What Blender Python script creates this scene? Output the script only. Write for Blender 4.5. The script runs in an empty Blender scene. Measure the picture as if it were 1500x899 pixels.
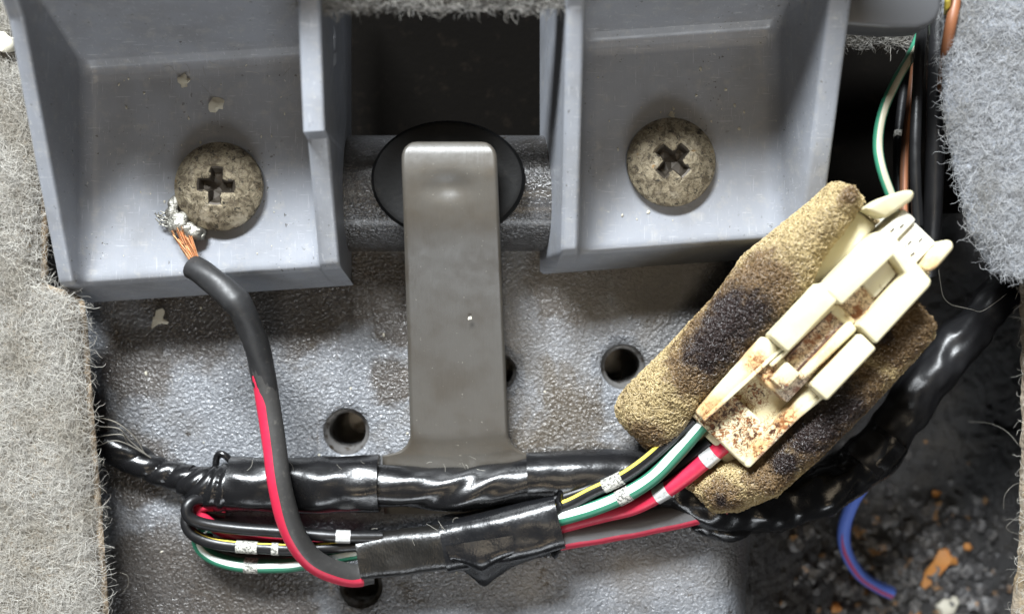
import bpy, bmesh, math, random
import numpy as np
from mathutils import Vector, noise as mnoise
from mathutils.geometry import delaunay_2d_cdt
random.seed(7); rng = np.random.default_rng(7)
SC = bpy.context.scene
COL = SC.collection
# ------------------------------------------------------------------ camera, world, lamps
S, D = 0.12, 220.0            # mm per photo pixel on the floor plate, camera height in mm
cam_d = bpy.data.cameras.new('camera'); cam = bpy.data.objects.new('camera', cam_d); COL.objects.link(cam)
cam.location = (0, 0, D/1000)
cam_d.sensor_width = 36; cam_d.lens = 36*D/(1500*S)
cam_d.clip_start = 0.005; cam_d.clip_end = 20
cam_d.dof.use_dof = True; cam_d.dof.focus_distance = (D-13)/1000; cam_d.dof.aperture_fstop = 10.5
SC.camera = cam
W = bpy.data.worlds.new('World'); SC.world = W; W.use_nodes = True
W.node_tree.nodes['Background'].inputs[0].default_value = (0.80, 0.84, 0.92, 1)
W.node_tree.nodes['Background'].inputs[1].default_value = 0.045
SC.view_settings.view_transform = 'Standard'; SC.view_settings.look = 'None'
SC.view_settings.exposure = 0.0; SC.view_settings.gamma = 1
SC.render.engine = 'CYCLES'
try:
    SC.cycles.use_denoising = True
    SC.cycles.max_bounces = 8
except Exception: pass

def area(name, loc, aim, sx, sy, energy, col):
    d = bpy.data.lights.new(name, 'AREA'); d.shape = 'RECTANGLE'; d.size = sx; d.size_y = sy
    d.energy = energy; d.color = col
    o = bpy.data.objects.new(name, d); COL.objects.link(o); o.location = loc
    o.rotation_euler = (Vector(aim)-Vector(loc)).to_track_quat('-Z', 'Y').to_euler()
    return o
area('window_light_ahead', (-0.17, 0.56, 0.60), (0, 0, 0), 0.34, 0.14, 34.0, (0.92, 0.965, 1.0))
area('window_light_behind', (0.08, -0.74, 0.40), (0, 0, 0), 0.50, 0.13, 3.6, (0.90, 0.95, 1.0))
area('headliner_glow', (0.03, -0.06, 0.85), (0, 0, 0), 0.24, 0.13, 0.75, (1.0, 0.84, 0.62))

area('warm_sparkle_light', (0.06, -0.50, 0.72), (0.01, -0.04, 0), 0.16, 0.07, 0.5, (1.0, 0.78, 0.52))  # unseen warm lamp added for gold sparkles on floor and tape

# ------------------------------------------------------------------ helpers
def P(px, py, z=0.0):                       # photo pixel at height z (mm) -> mm in the place
    k = S*(D-z)/D
    return np.array([(px-750)*k, (449.5-py)*k, z])
def PP(pts): return np.array([P(*p) for p in pts])
def R(px, z=0.0): return px*S*(D-z)/D

def root(name, label, cat, loc, group=None):
    o = bpy.data.objects.new(name, None); COL.objects.link(o)
    o.location = [c/1000 for c in loc]; o.empty_display_size = 0.005
    o['label'] = label; o['category'] = cat
    if group: o['group'] = group
    return o
def wloc(o):
    v = np.zeros(3)
    while o is not None:
        v += np.array(o.location); o = o.parent
    return v*1000
def tag(o, label=None, cat=None, group=None, kind=None):
    if label: o['label'] = label
    if cat: o['category'] = cat
    if group: o['group'] = group
    if kind: o['kind'] = kind
    return o
def obj(name, V, F, m, parent=None, smooth=True):
    V = np.asarray(V, float)
    if parent is None: org = np.array([V[:,0].mean(), V[:,1].mean(), V[:,2].min()])
    else: org = wloc(parent)
    me = bpy.data.meshes.new(name)
    me.from_pydata(((V-org)/1000).tolist(), [], [list(map(int, f)) for f in F])
    bm = bmesh.new(); bm.from_mesh(me); bmesh.ops.recalc_face_normals(bm, faces=bm.faces)
    if smooth:
        for f in bm.faces: f.smooth = True
        for e in bm.edges:
            if len(e.link_faces) == 2 and e.calc_face_angle(0) > math.radians(42): e.smooth = False
    bm.to_mesh(me); bm.free()
    me.materials.append(m)
    o = bpy.data.objects.new(name, me); COL.objects.link(o)
    if parent is None: o.location = org/1000
    else: o.parent = parent
    return o
def curves(name, PTS, rad, m, parent=None, taper=True):
    """PTS (N,k,3) mm -> one hair curves object"""
    PTS = np.asarray(PTS, np.float32); N, k, _ = PTS.shape
    c = bpy.data.hair_curves.new(name); c.add_curves([k]*N)
    org = wloc(parent) if parent is not None else np.array([PTS[...,0].mean(), PTS[...,1].mean(), PTS[...,2].min()])
    c.attributes['position'].data.foreach_set('vector', ((PTS-org)/1000).astype(np.float32).ravel())
    ra = c.attributes.get('radius') or c.attributes.new('radius', 'FLOAT', 'POINT')
    rr = np.broadcast_to(np.asarray(rad, np.float32).reshape(-1, 1), (N, k)).copy()
    if taper: rr[:, -1] *= 0.3
    ra.data.foreach_set('value', (rr/1000).ravel().astype(np.float32))
    c.materials.append(m)
    o = bpy.data.objects.new(name, c); COL.objects.link(o)
    if parent is not None: o.parent = parent
    else: o.location = org/1000
    return o

def spline(pts, step=0.6):                  # Catmull-Rom, even spacing
    p = np.asarray(pts, float)
    if len(p) == 2: d = np.vstack([p[0]+(p[1]-p[0])*t for t in np.linspace(0, 1, 40)])
    else:
        q = np.vstack([2*p[0]-p[1], p, 2*p[-1]-p[-2]]); out = []
        for i in range(1, len(q)-2):
            a, b, c, e = q[i-1], q[i], q[i+1], q[i+2]
            for t in np.linspace(0, 1, 24, endpoint=False):
                out.append(.5*((2*b)+(-a+c)*t+(2*a-5*b+4*c-e)*t*t+(-a+3*b-3*c+e)*t**3))
        out.append(p[-1]); d = np.array(out)
    L = np.r_[0, np.cumsum(np.linalg.norm(np.diff(d, axis=0), axis=1))]
    n = max(3, int(L[-1]/step)+1); s = np.linspace(0, L[-1], n)
    return np.stack([np.interp(s, L, d[:, j]) for j in range(d.shape[1])], 1)
def frames(c):
    t = np.gradient(c[:, :3], axis=0); t /= np.linalg.norm(t, axis=1)[:, None]
    side = np.cross(t, [0, 0, 1.0]); side /= np.maximum(1e-6, np.linalg.norm(side, axis=1))[:, None]
    up = np.cross(side, t)
    return t, side, up
def loft(loops, cap=True):
    n, m = len(loops), len(loops[0]); V = np.vstack(loops); F = []
    for i in range(n-1):
        for j in range(m):
            F.append((i*m+j, i*m+(j+1) % m, (i+1)*m+(j+1) % m, (i+1)*m+j))
    if cap:
        F.append(tuple(range(m))); F.append(tuple(range((n-1)*m, n*m)))
    return V, F
def tube(c, r, seg=14, disp=None, cap=True):
    t, sd, up = frames(c); r = np.broadcast_to(np.asarray(r, float), (len(c),))
    th = np.linspace(0, 2*math.pi, seg, endpoint=False); L = []
    s = np.r_[0, np.cumsum(np.linalg.norm(np.diff(c[:, :3], axis=0), axis=1))]
    for i in range(len(c)):
        rr = r[i]+(disp(s[i], th) if disp is not None else 0*th)
        L.append(c[i, :3]+(np.cos(th)*rr)[:, None]*up[i]+(np.sin(th)*rr)[:, None]*sd[i])
    return loft(L, cap)
def sector(c, r, a0, a1, lift=0.05, seg=7, taper=True):   # raised strip along a tube
    t, sd, up = frames(c); n = len(c); L = []
    r = np.broadcast_to(np.asarray(r, float), (n,))
    for i in range(n):
        mid, h = (a0+a1)/2+.10*nz(c[i, 0]*.16, c[i, 1]*.16, 7), (a1-a0)/2*(1+.12*nz(c[i, 0]*.3, c[i, 1]*.3, 1))
        if taper: h = h*min(1, (i+.5)/4, (n-i-.5)/4) if taper == 2 else h*min(1, (i+1)/10)
        th = np.linspace(mid-h, mid+h, seg)
        rr = np.full(seg, r[i]+lift); rr[0] = rr[-1] = r[i]-.05
        L.append(c[i, :3]+(np.cos(th)*rr)[:, None]*up[i]+(np.sin(th)*rr)[:, None]*sd[i])
    V = np.vstack(L); F = []
    for i in range(n-1):
        for j in range(seg-1): F.append((i*seg+j, i*seg+j+1, (i+1)*seg+j+1, (i+1)*seg+j))
    return V, F
def merge(parts):
    V, F, o = [], [], 0
    for v, f in parts:
        v = np.asarray(v, float); V.append(v); F += [tuple(i+o for i in q) for q in f]; o += len(v)
    return np.vstack(V), F
def prism(poly, z0, z1, bevel=0.35, seg=2, topz=None, taper=0.0):
    """polygon in mm (x,y) -> bevelled solid"""
    bm = bmesh.new(); n = len(poly); cx = sum(p[0] for p in poly)/n; cy = sum(p[1] for p in poly)/n
    zs = topz if topz is not None else [z1]*n
    b = [bm.verts.new((p[0], p[1], z0 if not hasattr(z0, '__len__') else z0[i])) for i, p in enumerate(poly)]
    t = [bm.verts.new((p[0]+(cx-p[0])*taper, p[1]+(cy-p[1])*taper, zs[i])) for i, p in enumerate(poly)]
    bm.faces.new(t); bm.faces.new(b[::-1])
    for i in range(n): bm.faces.new((b[i], b[(i+1) % n], t[(i+1) % n], t[i]))
    bmesh.ops.recalc_face_normals(bm, faces=bm.faces)
    if bevel: bmesh.ops.bevel(bm, geom=list(bm.edges), offset=bevel, segments=seg, profile=.5, affect='EDGES', clamp_overlap=True)
    bmesh.ops.triangulate(bm, faces=[f for f in bm.faces if len(f.verts) > 4])
    bm.verts.index_update()
    V = [v.co[:] for v in bm.verts]; F = [[v.index for v in f.verts] for f in bm.faces]; bm.free()
    return np.array(V), F
def lathe(prof, cx, cy, seg=40, cap=False):  # prof: (r,z)
    th = np.linspace(0, 2*math.pi, seg, endpoint=False)
    return loft([np.stack([cx+r*np.cos(th), cy+r*np.sin(th), np.full(seg, z)], 1) for r, z in prof], cap)
def nz(x, y, z=0.0): return mnoise.noise((x, y, z))
def lump(c, r, sq=(1, 1, 1), rough=.35, sub=1, seed=0):
    bm = bmesh.new(); bmesh.ops.create_icosphere(bm, subdivisions=sub, radius=1); bm.verts.index_update()
    V = np.array([v.co[:] for v in bm.verts]); F = [[v.index for v in f.verts] for f in bm.faces]; bm.free()
    k = np.array([1+rough*2*nz(*(v*1.3+seed*3.7)) for v in V])
    return V*k[:, None]*np.array(sq)*r+np.asarray(c), F
def grid(nu, nv, fn):
    V = [fn(i/(nu-1), j/(nv-1)) for i in range(nu) for j in range(nv)]
    F = [(i*nv+j, i*nv+j+1, (i+1)*nv+j+1, (i+1)*nv+j) for i in range(nu-1) for j in range(nv-1)]
    return np.array(V, float), F
def smooth(a, b, x):
    t = min(1, max(0, (x-a)/(b-a))); return t*t*(3-2*t)

# ------------------------------------------------------------------ materials
class M:
    def __init__(s, name, base=(.5, .5, .5), rough=.5, metal=0, spec=.5, **kw):
        s.m = bpy.data.materials.new(name); s.m.use_nodes = True; s.t = s.m.node_tree
        s.b = s.t.nodes['Principled BSDF']; s.i('Base Color', (*base, 1)); s.i('Roughness', rough); s.i('Metallic', metal)
        s.i('Specular IOR Level', spec); s.col = None
        for k, v in kw.items(): s.i(k.replace('_', ' '), v)
        g = s.n('ShaderNodeNewGeometry'); v = s.n('ShaderNodeVectorMath'); v.operation = 'SCALE'; v.inputs[3].default_value = 1000
        s.l(g.outputs['Position'], v.inputs[0]); s.pos = v.outputs[0]; s.bump_n = None; s.base = base
    def n(s, t): return s.t.nodes.new(t)
    def l(s, a, b): s.t.links.new(a, b)
    def i(s, k, v): s.b.inputs[k].default_value = v
    def stretch(s, sc, rot=0):
        mp = s.n('ShaderNodeMapping'); mp.inputs['Scale'].default_value = sc; mp.inputs['Rotation'].default_value = (0, 0, rot)
        s.l(s.pos, mp.inputs[0]); return mp.outputs[0]
    def noise(s, scale, detail=3, rough=.55, vec=None, dist=0):
        x = s.n('ShaderNodeTexNoise'); x.inputs['Scale'].default_value = scale; x.inputs['Detail'].default_value = detail
        x.inputs['Roughness'].default_value = rough; x.inputs['Distortion'].default_value = dist
        s.l(vec or s.pos, x.inputs['Vector']); return x.outputs[0]
    def voro(s, scale, feat='F1', vec=None, rnd=1):
        x = s.n('ShaderNodeTexVoronoi'); x.feature = feat; x.inputs['Scale'].default_value = scale; x.inputs['Randomness'].default_value = rnd
        s.l(vec or s.pos, x.inputs['Vector']); return x.outputs['Distance']
    def ramp(s, f, a, b, va=0, vb=1):
        x = s.n('ShaderNodeMapRange'); x.interpolation_type = 'SMOOTHSTEP'
        for k, v in zip(range(1, 5), (a, b, va, vb)): x.inputs[k].default_value = v
        s.l(f, x.inputs[0]); return x.outputs[0]
    def math(s, op, a, b=None):
        x = s.n('ShaderNodeMath'); x.operation = op
        for k, v in enumerate((a, b)):
            if v is None: continue
            if isinstance(v, (int, float)): x.inputs[k].default_value = v
            else: s.l(v, x.inputs[k])
        return x.outputs[0]
    def mix(s, fac, col):                      # lay colour over what is there
        x = s.n('ShaderNodeMix'); x.data_type = 'RGBA'; s.l(fac, x.inputs[0])
        if s.col is None: x.inputs[6].default_value = (*s.base, 1)
        else: s.l(s.col, x.inputs[6])
        x.inputs[7].default_value = (*col, 1); s.col = x.outputs[2]; s.l(s.col, s.b.inputs['Base Color']); return s
    def near(s, centres):                      # 1 at stain or shade centres, 0 at radius
        out = None
        for (x, y, z, r) in centres:
            d = s.n('ShaderNodeVectorMath'); d.operation = 'DISTANCE'; s.l(s.pos, d.inputs[0]); d.inputs[1].default_value = (x, y, z)
            k = s.ramp(d.outputs['Value'], r, 0, 0, 1)
            out = k if out is None else s.math('MAXIMUM', out, k)
        return out
    def bump(s, h, dist, strength=1.0):
        x = s.n('ShaderNodeBump'); x.inputs['Strength'].default_value = strength; x.inputs['Distance'].default_value = dist/1000
        s.l(h, x.inputs['Height'])
        if s.bump_n is not None: s.l(s.bump_n, x.inputs['Normal'])
        s.bump_n = x.outputs[0]; s.l(s.bump_n, s.b.inputs['Normal']); return s
    def roughmap(s, f, a, b):
        s.l(s.ramp(f, 0, 1, a, b), s.b.inputs['Roughness']); return s

def mat_paint(name, base, dirt, rg=(.22, .42), bs=1.0):
    a = M(name, base, .30, spec=.55)
    a.i('Coat Weight', .25); a.i('Coat Roughness', .2)
    n1 = a.noise(.055, 4); n2 = a.noise(.25, 5, .65); n3 = a.noise(1.75, 2, .5, dist=.5); n4 = a.noise(.5, 4, .6)
    a.mix(a.ramp(a.noise(.03, 5, .65, dist=.8), .5, .62), dirt).mix(a.math('MULTIPLY', a.ramp(n1, .48, .68), .6), dirt).mix(a.ramp(n2, .62, .72), (.022, .018, .015)).mix(a.ramp(a.noise(.9, 4, .7), .66, .72), (.012, .011, .010))
    shade_grime = a.near([(-55, 0, 0, 17), (-38, 1, 0, 16), (-26, 4, 0, 12), (10, 5, 0, 13), (24, 6, 0, 13), (38, 3, 0, 15), (-66, -10, 0, 11), (-66, -28, 0, 11), (-62, -50, 0, 20), (-45, -54, 0, 18), (-21, -13, 0, 7), (-20, -2, 0, 9)])  # painted shade around brackets, carpet, strap and lower left, plus brown grime
    a.mix(a.math('MULTIPLY', a.ramp(a.math('ADD', shade_grime, a.math('MULTIPLY', a.math('SUBTRACT', n2, .5), 1.1)), .10, .55), .85), (.034, .027, .021))
    a.roughmap(a.ramp(n1, .4, .66), *rg)
    a.bump(n3, .68*bs, .85).bump(a.noise(2.6, 2), .25, .5).bump(a.noise(.16, 3), 1.2, .5).bump(a.ramp(a.noise(.22, 3), .66, .74), .5, .25)
    return a.m
MAT = {}
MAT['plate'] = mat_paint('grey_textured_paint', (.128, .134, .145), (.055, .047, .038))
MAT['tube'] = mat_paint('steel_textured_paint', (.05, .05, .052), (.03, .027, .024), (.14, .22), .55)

a = M('blue_grey_plastic', (.225, .237, .262), .34, spec=.5)
n = a.noise(.12, 3); a.mix(a.ramp(n, .4, .75), (.19, .196, .21))
a.mix(a.math('MULTIPLY', a.ramp(a.noise(.45, 5, .7), .5, .75), .6), (.30, .295, .28))
a.mix(a.math('MULTIPLY', a.ramp(a.noise(1, 3, .7, a.stretch((.25, 3.5, 1), .9)), .62, .68), .6), (.36, .37, .39))
a.mix(a.math('MULTIPLY', a.ramp(a.noise(1, 3, .7, a.stretch((3.0, .2, 1), -.2)), .61, .68), .6), (.34, .35, .37))
sp = a.noise(1.3, 2, .6); cl = a.ramp(a.noise(.07, 3), .42, .62)
a.mix(a.math('MULTIPLY', a.ramp(sp, .675, .71), cl), (.06, .055, .05))
a.mix(a.math('MULTIPLY', a.ramp(a.noise(1.7, 2, .6), .70, .73), cl), (.42, .42, .40))
a.roughmap(a.noise(.3, 4, .6), .27, .46)
a.bump(a.noise(1, 3, .6, a.stretch((2.2, .12, 1), .3)), .06, .35).bump(a.noise(.5, 4), .12, .25); MAT['plastic'] = a.m

MAT['trim'] = M('shaded_grey_plastic', (.06, .061, .064), .4, spec=.4).m  # grey trim panel, its shade put into a darker base colour
def tape(name, base, rough, b1, leather=0.0):
    a = M(name, base, rough, spec=.42)
    a.mix(a.ramp(a.noise(1.6, 3, .7), .68, .74), (.035, .033, .03))
    a.roughmap(a.noise(.4, 4, .6), rough*.75, rough*1.6)
    a.bump(a.noise(.4, 3), .2, b1)
    if leather: a.bump(a.voro(2.2, vec=a.stretch((1.3, .75, 1))), .18, leather)
    else: a.bump(a.noise(3.2, 2), .05, .3)
    return a.m
MAT['tape'] = tape('glossy_black_tape', (.006, .006, .0065), .21, .3)
MAT['tape_leather'] = tape('grained_black_tape', (.008, .0076, .007), .30, .45, .16)
MAT['tape_smooth'] = tape('smooth_black_tape', (.006, .0062, .007), .23, .45, .07)
MAT['tape_dull'] = tape('dull_black_tape', (.011, .011, .012), .33, .4)
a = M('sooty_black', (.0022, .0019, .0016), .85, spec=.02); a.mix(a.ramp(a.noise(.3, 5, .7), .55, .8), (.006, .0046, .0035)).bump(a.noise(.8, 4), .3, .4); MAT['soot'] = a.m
a = M('black_rubber', (.004, .004, .004), .55, spec=.12); a.mix(a.ramp(a.noise(.3, 5, .7), .5, .8), (.012, .011, .0095)).bump(a.noise(1.2, 4), .12, .35); MAT['rubber'] = a.m
a = M('smoky_grey_plastic', (.064, .059, .051), .34, spec=.5); a.mix(a.ramp(a.noise(.13, 4), .4, .7), (.05, .043, .034))
a.mix(a.ramp(a.noise(2.2, 3, .7), .70, .74), (.30, .28, .24)).roughmap(a.noise(.5, 4), .3, .5)
a.bump(a.noise(1, 3, .6, a.stretch((2.0, .1, 1))), .06, .4).bump(a.noise(.6, 4), .1, .25); MAT['strap'] = a.m

a = M('tarnished_zinc', (.30, .255, .175), .42, metal=.65, spec=.5)
n = a.noise(.8, 6, .75, dist=.6); a.mix(a.ramp(n, .44, .58), (.13, .105, .07)).mix(a.ramp(a.noise(1.1, 6, .75, dist=.8), .54, .62), (.04, .034, .026))
a.mix(a.ramp(a.noise(.33, 5, .7), .55, .7), (.40, .35, .26)).mix(a.ramp(a.noise(.5, 4, .7), .64, .72), (.28, .18, .08))
a.roughmap(n, .62, .34); a.bump(n, .45, .8).bump(a.noise(3, 3), .06, .4); MAT['zinc'] = a.m
MAT['pit'] = M('dark_recess_grime', (.055, .045, .034), .5, metal=.4).m
a = M('solder', (.27, .26, .23), .48, metal=.9); a.bump(a.noise(2.2, 4), .3, .7); MAT['solder'] = a.m
a = M('copper', (.78, .40, .20), .3, metal=.9); a.mix(a.ramp(a.noise(.8, 3), .5, .7), (.42, .2, .09)); MAT['copper'] = a.m
a = M('thread_steel', (.15, .145, .14), .35, metal=.5); a.mix(a.ramp(a.noise(.6, 4), .5, .65), (.05, .04, .03)).bump(a.noise(1.5, 3), .15, .4); MAT['thread'] = a.m
MAT['fringe'] = None
def wiremat(name, base, rough=.36, dirt=(.03, .028, .026), lo=.64):
    a = M(name, base, rough, spec=.36); a.mix(a.ramp(a.noise(1.1, 4, .7), lo, .8), dirt)
    a.roughmap(a.noise(.8, 3), rough*.8, rough*1.4); a.bump(a.noise(1.5, 3), .06, .35); return a.m
MAT['w_black'] = wiremat('black_insulation', (.007, .007, .0075), .33, (.022,.02,.018))
MAT['w_grey'] = wiremat('dusty_black_insulation', (.034, .033, .032), .45, (.085, .08, .072), .55)
MAT['sheath'] = wiremat('dull_black_sleeve', (.016, .016, .0165), .46, (.05, .046, .042), .58)
MAT['w_slate'] = wiremat('slate_grey_insulation', (.10, .098, .10), .42, (.16, .155, .145), .58)
MAT['w_red'] = wiremat('red_insulation', (.42, .016, .045), .42, (.35, .02, .03))
MAT['w_green'] = wiremat('green_insulation', (.026, .15, .09), .4, (.02, .1, .06))
MAT['w_white'] = wiremat('white_stripe', (.72, .78, .74), .4, (.35, .38, .34), .62)
MAT['w_yellow'] = wiremat('yellow_stripe', (.62, .50, .08), .4, (.25, .2, .05))
MAT['w_cream'] = wiremat('cream_stripe', (.34, .32, .24), .4, (.2, .18, .13))
MAT['w_brown'] = wiremat('brown_insulation', (.07, .03, .015), .4)
MAT['w_orange'] = wiremat('orange_tan_insulation', (.19, .075, .034), .45, (.11, .05, .03))
MAT['w_blue'] = wiremat('blue_insulation', (.085, .15, .50), .42, (.12, .13, .25))
MAT['w_wine'] = wiremat('wine_stripe', (.28, .04, .12), .42)
a = M('silver_print', (.42, .42, .41), .4, metal=.3); a.mix(a.ramp(a.noise(1.6, 4, .7), .52, .62), (.30, .30, .29)); MAT['print'] = a.m
a = M('faded_print', (.42, .41, .37), .5); a.mix(a.ramp(a.noise(2.4, 4, .7), .48, .54), (.10, .10, .09)); MAT['print_worn'] = a.m

def furmat(name, c0, c1, c2):
    a = M(name, c1, .75, spec=.12); hi = a.n('ShaderNodeHairInfo'); cr = a.n('ShaderNodeValToRGB')
    a.l(hi.outputs['Random'], cr.inputs[0]); e = cr.color_ramp.elements
    e[0].color = (*c0, 1); e[1].color = (*c2, 1); x = e.new(.45); x.color = (*c1, 1)
    a.col = cr.outputs[0]; a.mix(a.math('MULTIPLY', a.ramp(a.noise(.09, 5, .65), .46, .68), .6), tuple(x*y*.6 for x, y in zip(c1, (1, .93, .8)))); return a
MAT['fur'] = furmat('grey_felt_fibre', (.20, .19, .17), (.33, .317, .29), (.46, .445, .40)).m
MAT['fur_blue'] = furmat('cool_grey_felt_fibre', (.15, .153, .158), (.25, .255, .262), (.36, .366, .372)).m
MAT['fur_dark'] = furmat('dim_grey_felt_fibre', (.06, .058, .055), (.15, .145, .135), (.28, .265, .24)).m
MAT['lint'] = furmat('lint_fibre', (.16, .15, .13), (.26, .25, .22), (.42, .40, .35)).m
def felt(name, c):
    a = M(name, c, .9, spec=.1); a.mix(a.ramp(a.noise(.35, 5, .7), .45, .7), tuple(x*.55 for x in c))
    a.mix(a.ramp(a.noise(.12, 3), .55, .75), (c[0]*.75, c[1]*.66, c[2]*.52)); a.bump(a.noise(1.5, 4), .8, .8); return a.m
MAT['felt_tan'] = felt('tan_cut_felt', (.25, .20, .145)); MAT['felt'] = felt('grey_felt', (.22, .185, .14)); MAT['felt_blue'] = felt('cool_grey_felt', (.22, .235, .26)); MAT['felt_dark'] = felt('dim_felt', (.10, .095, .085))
a = M('black_floor_mat', (.032, .031, .031), .42, spec=.4); a.mix(a.ramp(a.noise(.12, 6, .7), .45, .7), (.055, .05, .044)).mix(a.ramp(a.noise(.45, 5, .7), 0.62, .74), (.065, .06, .056))
a.bump(a.noise(.5, 6, .7), 1.6, .9); MAT['mat'] = a.m
a = M('grit', (.045, .043, .043), .5)
a.mix(a.ramp(a.noise(.5, 3), .5, .6), (.12, .115, .11)).mix(a.ramp(a.noise(.27, 2), .62, .68), (.20, .11, .045)); a.bump(a.noise(1.2, 4), .4, .6); MAT['grit'] = a.m
a = M('orange_peel_flake', (.40, .17, .04), .6); a.mix(a.ramp(a.noise(.5, 4), .5, .7), (.42, .15, .03)); MAT['orange'] = a.m
a = M('pale_chip', (.40, .38, .31), .65); a.mix(a.ramp(a.noise(.9, 4), .5, .7), (.38, .35, .28)); MAT['chip'] = a.m

# ------------------------------------------------------------------ floor and deep ground
HOLES = [(507, 632, 34), (913, 537, 33), (527, 862, 32), (731, 545, 26)]
hol = [(*P(x, y, 0)[:2], R(r)) for x, y, r in HOLES]
EDGE_X = P(1062, 0, 0)[0]
def plate_z(x, y):
    z = .25*nz(x*.05, y*.05, 3.1)
    z -= 2.2*smooth(-38, -58, y)                          # rolls away towards the near edge
    z -= .9*smooth(-26, -36, y)*smooth(0, 20, x)
    e = EDGE_X+1.5*nz(y*.06, 1.7)
    if x > e: z -= min(30, .2*(x-e)**2)
    return z
def build_plate():
    x0, x1, y0, y1 = -100, EDGE_X+13, -72, 24
    pts, edges, ring = [], [], []
    st = 1.6
    for i in range(int((x1-x0)/st)+1):
        for j in range(int((y1-y0)/st)+1):
            x, y = x0+i*st, y0+j*st
            if all((x-h[0])**2+(y-h[1])**2 > (h[2]+.9)**2 for h in hol): pts.append((x, y))
    for h in hol:
        k = len(pts)
        for r in (h[2], h[2]+.5):
            for q in range(48): pts.append((h[0]+r*math.cos(q*math.pi/24), h[1]+r*math.sin(q*math.pi/24)))
        edges += [(k+q, k+(q+1) % 48) for q in range(48)]
        ring.append(k)
    v, e, f, *_ = delaunay_2d_cdt([Vector(p) for p in pts], edges, [], 0, 1e-5)
    F = []
    for t in f:
        cx = sum(v[i].x for i in t)/len(t); cy = sum(v[i].y for i in t)/len(t)
        if all((cx-h[0])**2+(cy-h[1])**2 > (h[2]*.995)**2 for h in hol): F.append(t)
    V = []
    for p in v:
        z = plate_z(p.x, p.y)
        for h in hol:
            d = math.hypot(p.x-h[0], p.y-h[1])
            if d < h[2]+.3: z -= .35
        V.append((p.x, p.y, z))
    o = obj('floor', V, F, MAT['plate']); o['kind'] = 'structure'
    for h in hol:                                           # tapped holes
        zb = plate_z(h[0], h[1])
        prof = [(h[2]*1.0, zb-.35), (h[2]*.95, zb-1.0)]
        for k in range(6): prof += [(h[2]*.90, zb-1.4-k*1.0), (h[2]*.80, zb-1.9-k*1.0)]
        prof += [(h[2]*.72, zb-8), (h[2]*.7, zb-26), (.05, zb-26)]
        obj('threaded_hole', *lathe(prof, h[0], h[1], 44), MAT['thread'], o)
    return o
floor = build_plate()

def gz(x, y):
    z = -33+25*smooth(74, 36, x)*smooth(12, -14, y)+.9*nz(x*.25, y*.25, .3)+.6*nz(x*.8, y*.8, 2)
    return z+.35*nz(x*2.1, y*2.1, 5)*smooth(0, -20, y)
def G_(px, py, up=0.0):                                     # photo pixel -> point on the footwell ground
    z = -25.0
    for _ in range(12): q = P(px, py, z); z = .5*z+.5*gz(q[0], q[1])
    q = P(px, py, z); q[2] = gz(q[0], q[1])+up; return q
def deep(u, v):
    x, y = 20+90*u, -75+150*v
    return (x, y, gz(x, y))
V, F = grid(180, 280, deep); g = obj('ground', V, F, MAT['mat']); g['kind'] = 'structure'
# black bulkhead behind the tube
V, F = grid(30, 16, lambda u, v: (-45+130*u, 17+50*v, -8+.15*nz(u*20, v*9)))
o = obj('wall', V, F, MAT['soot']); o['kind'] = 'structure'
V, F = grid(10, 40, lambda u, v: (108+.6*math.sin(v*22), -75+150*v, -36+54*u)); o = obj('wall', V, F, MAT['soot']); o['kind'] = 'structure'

# ------------------------------------------------------------------ cross tube, rubber disc, strap
c = np.array([[x, 19.6, 3.2] for x in np.linspace(-36, 32, 90)])
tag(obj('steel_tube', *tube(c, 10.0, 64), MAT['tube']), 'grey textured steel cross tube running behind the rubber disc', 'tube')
dx, dy, _ = P(656, 262, 17)
prof = [(.05, 16.9), (9.8, 16.9), (11.2, 17.3), (12.0, 17.2), (12.5, 16.6), (12.6, 15.5), (12.4, 8)]
DV, DF = lathe(prof, dx, dy, 72); DV[:, 1] = dy+(DV[:, 1]-dy)*.76      # oval pad
tag(obj('rubber_disc', DV, DF, MAT['rubber']), 'oval black rubber disc on the steel tube behind the grey strap', 'bumper')

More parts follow.
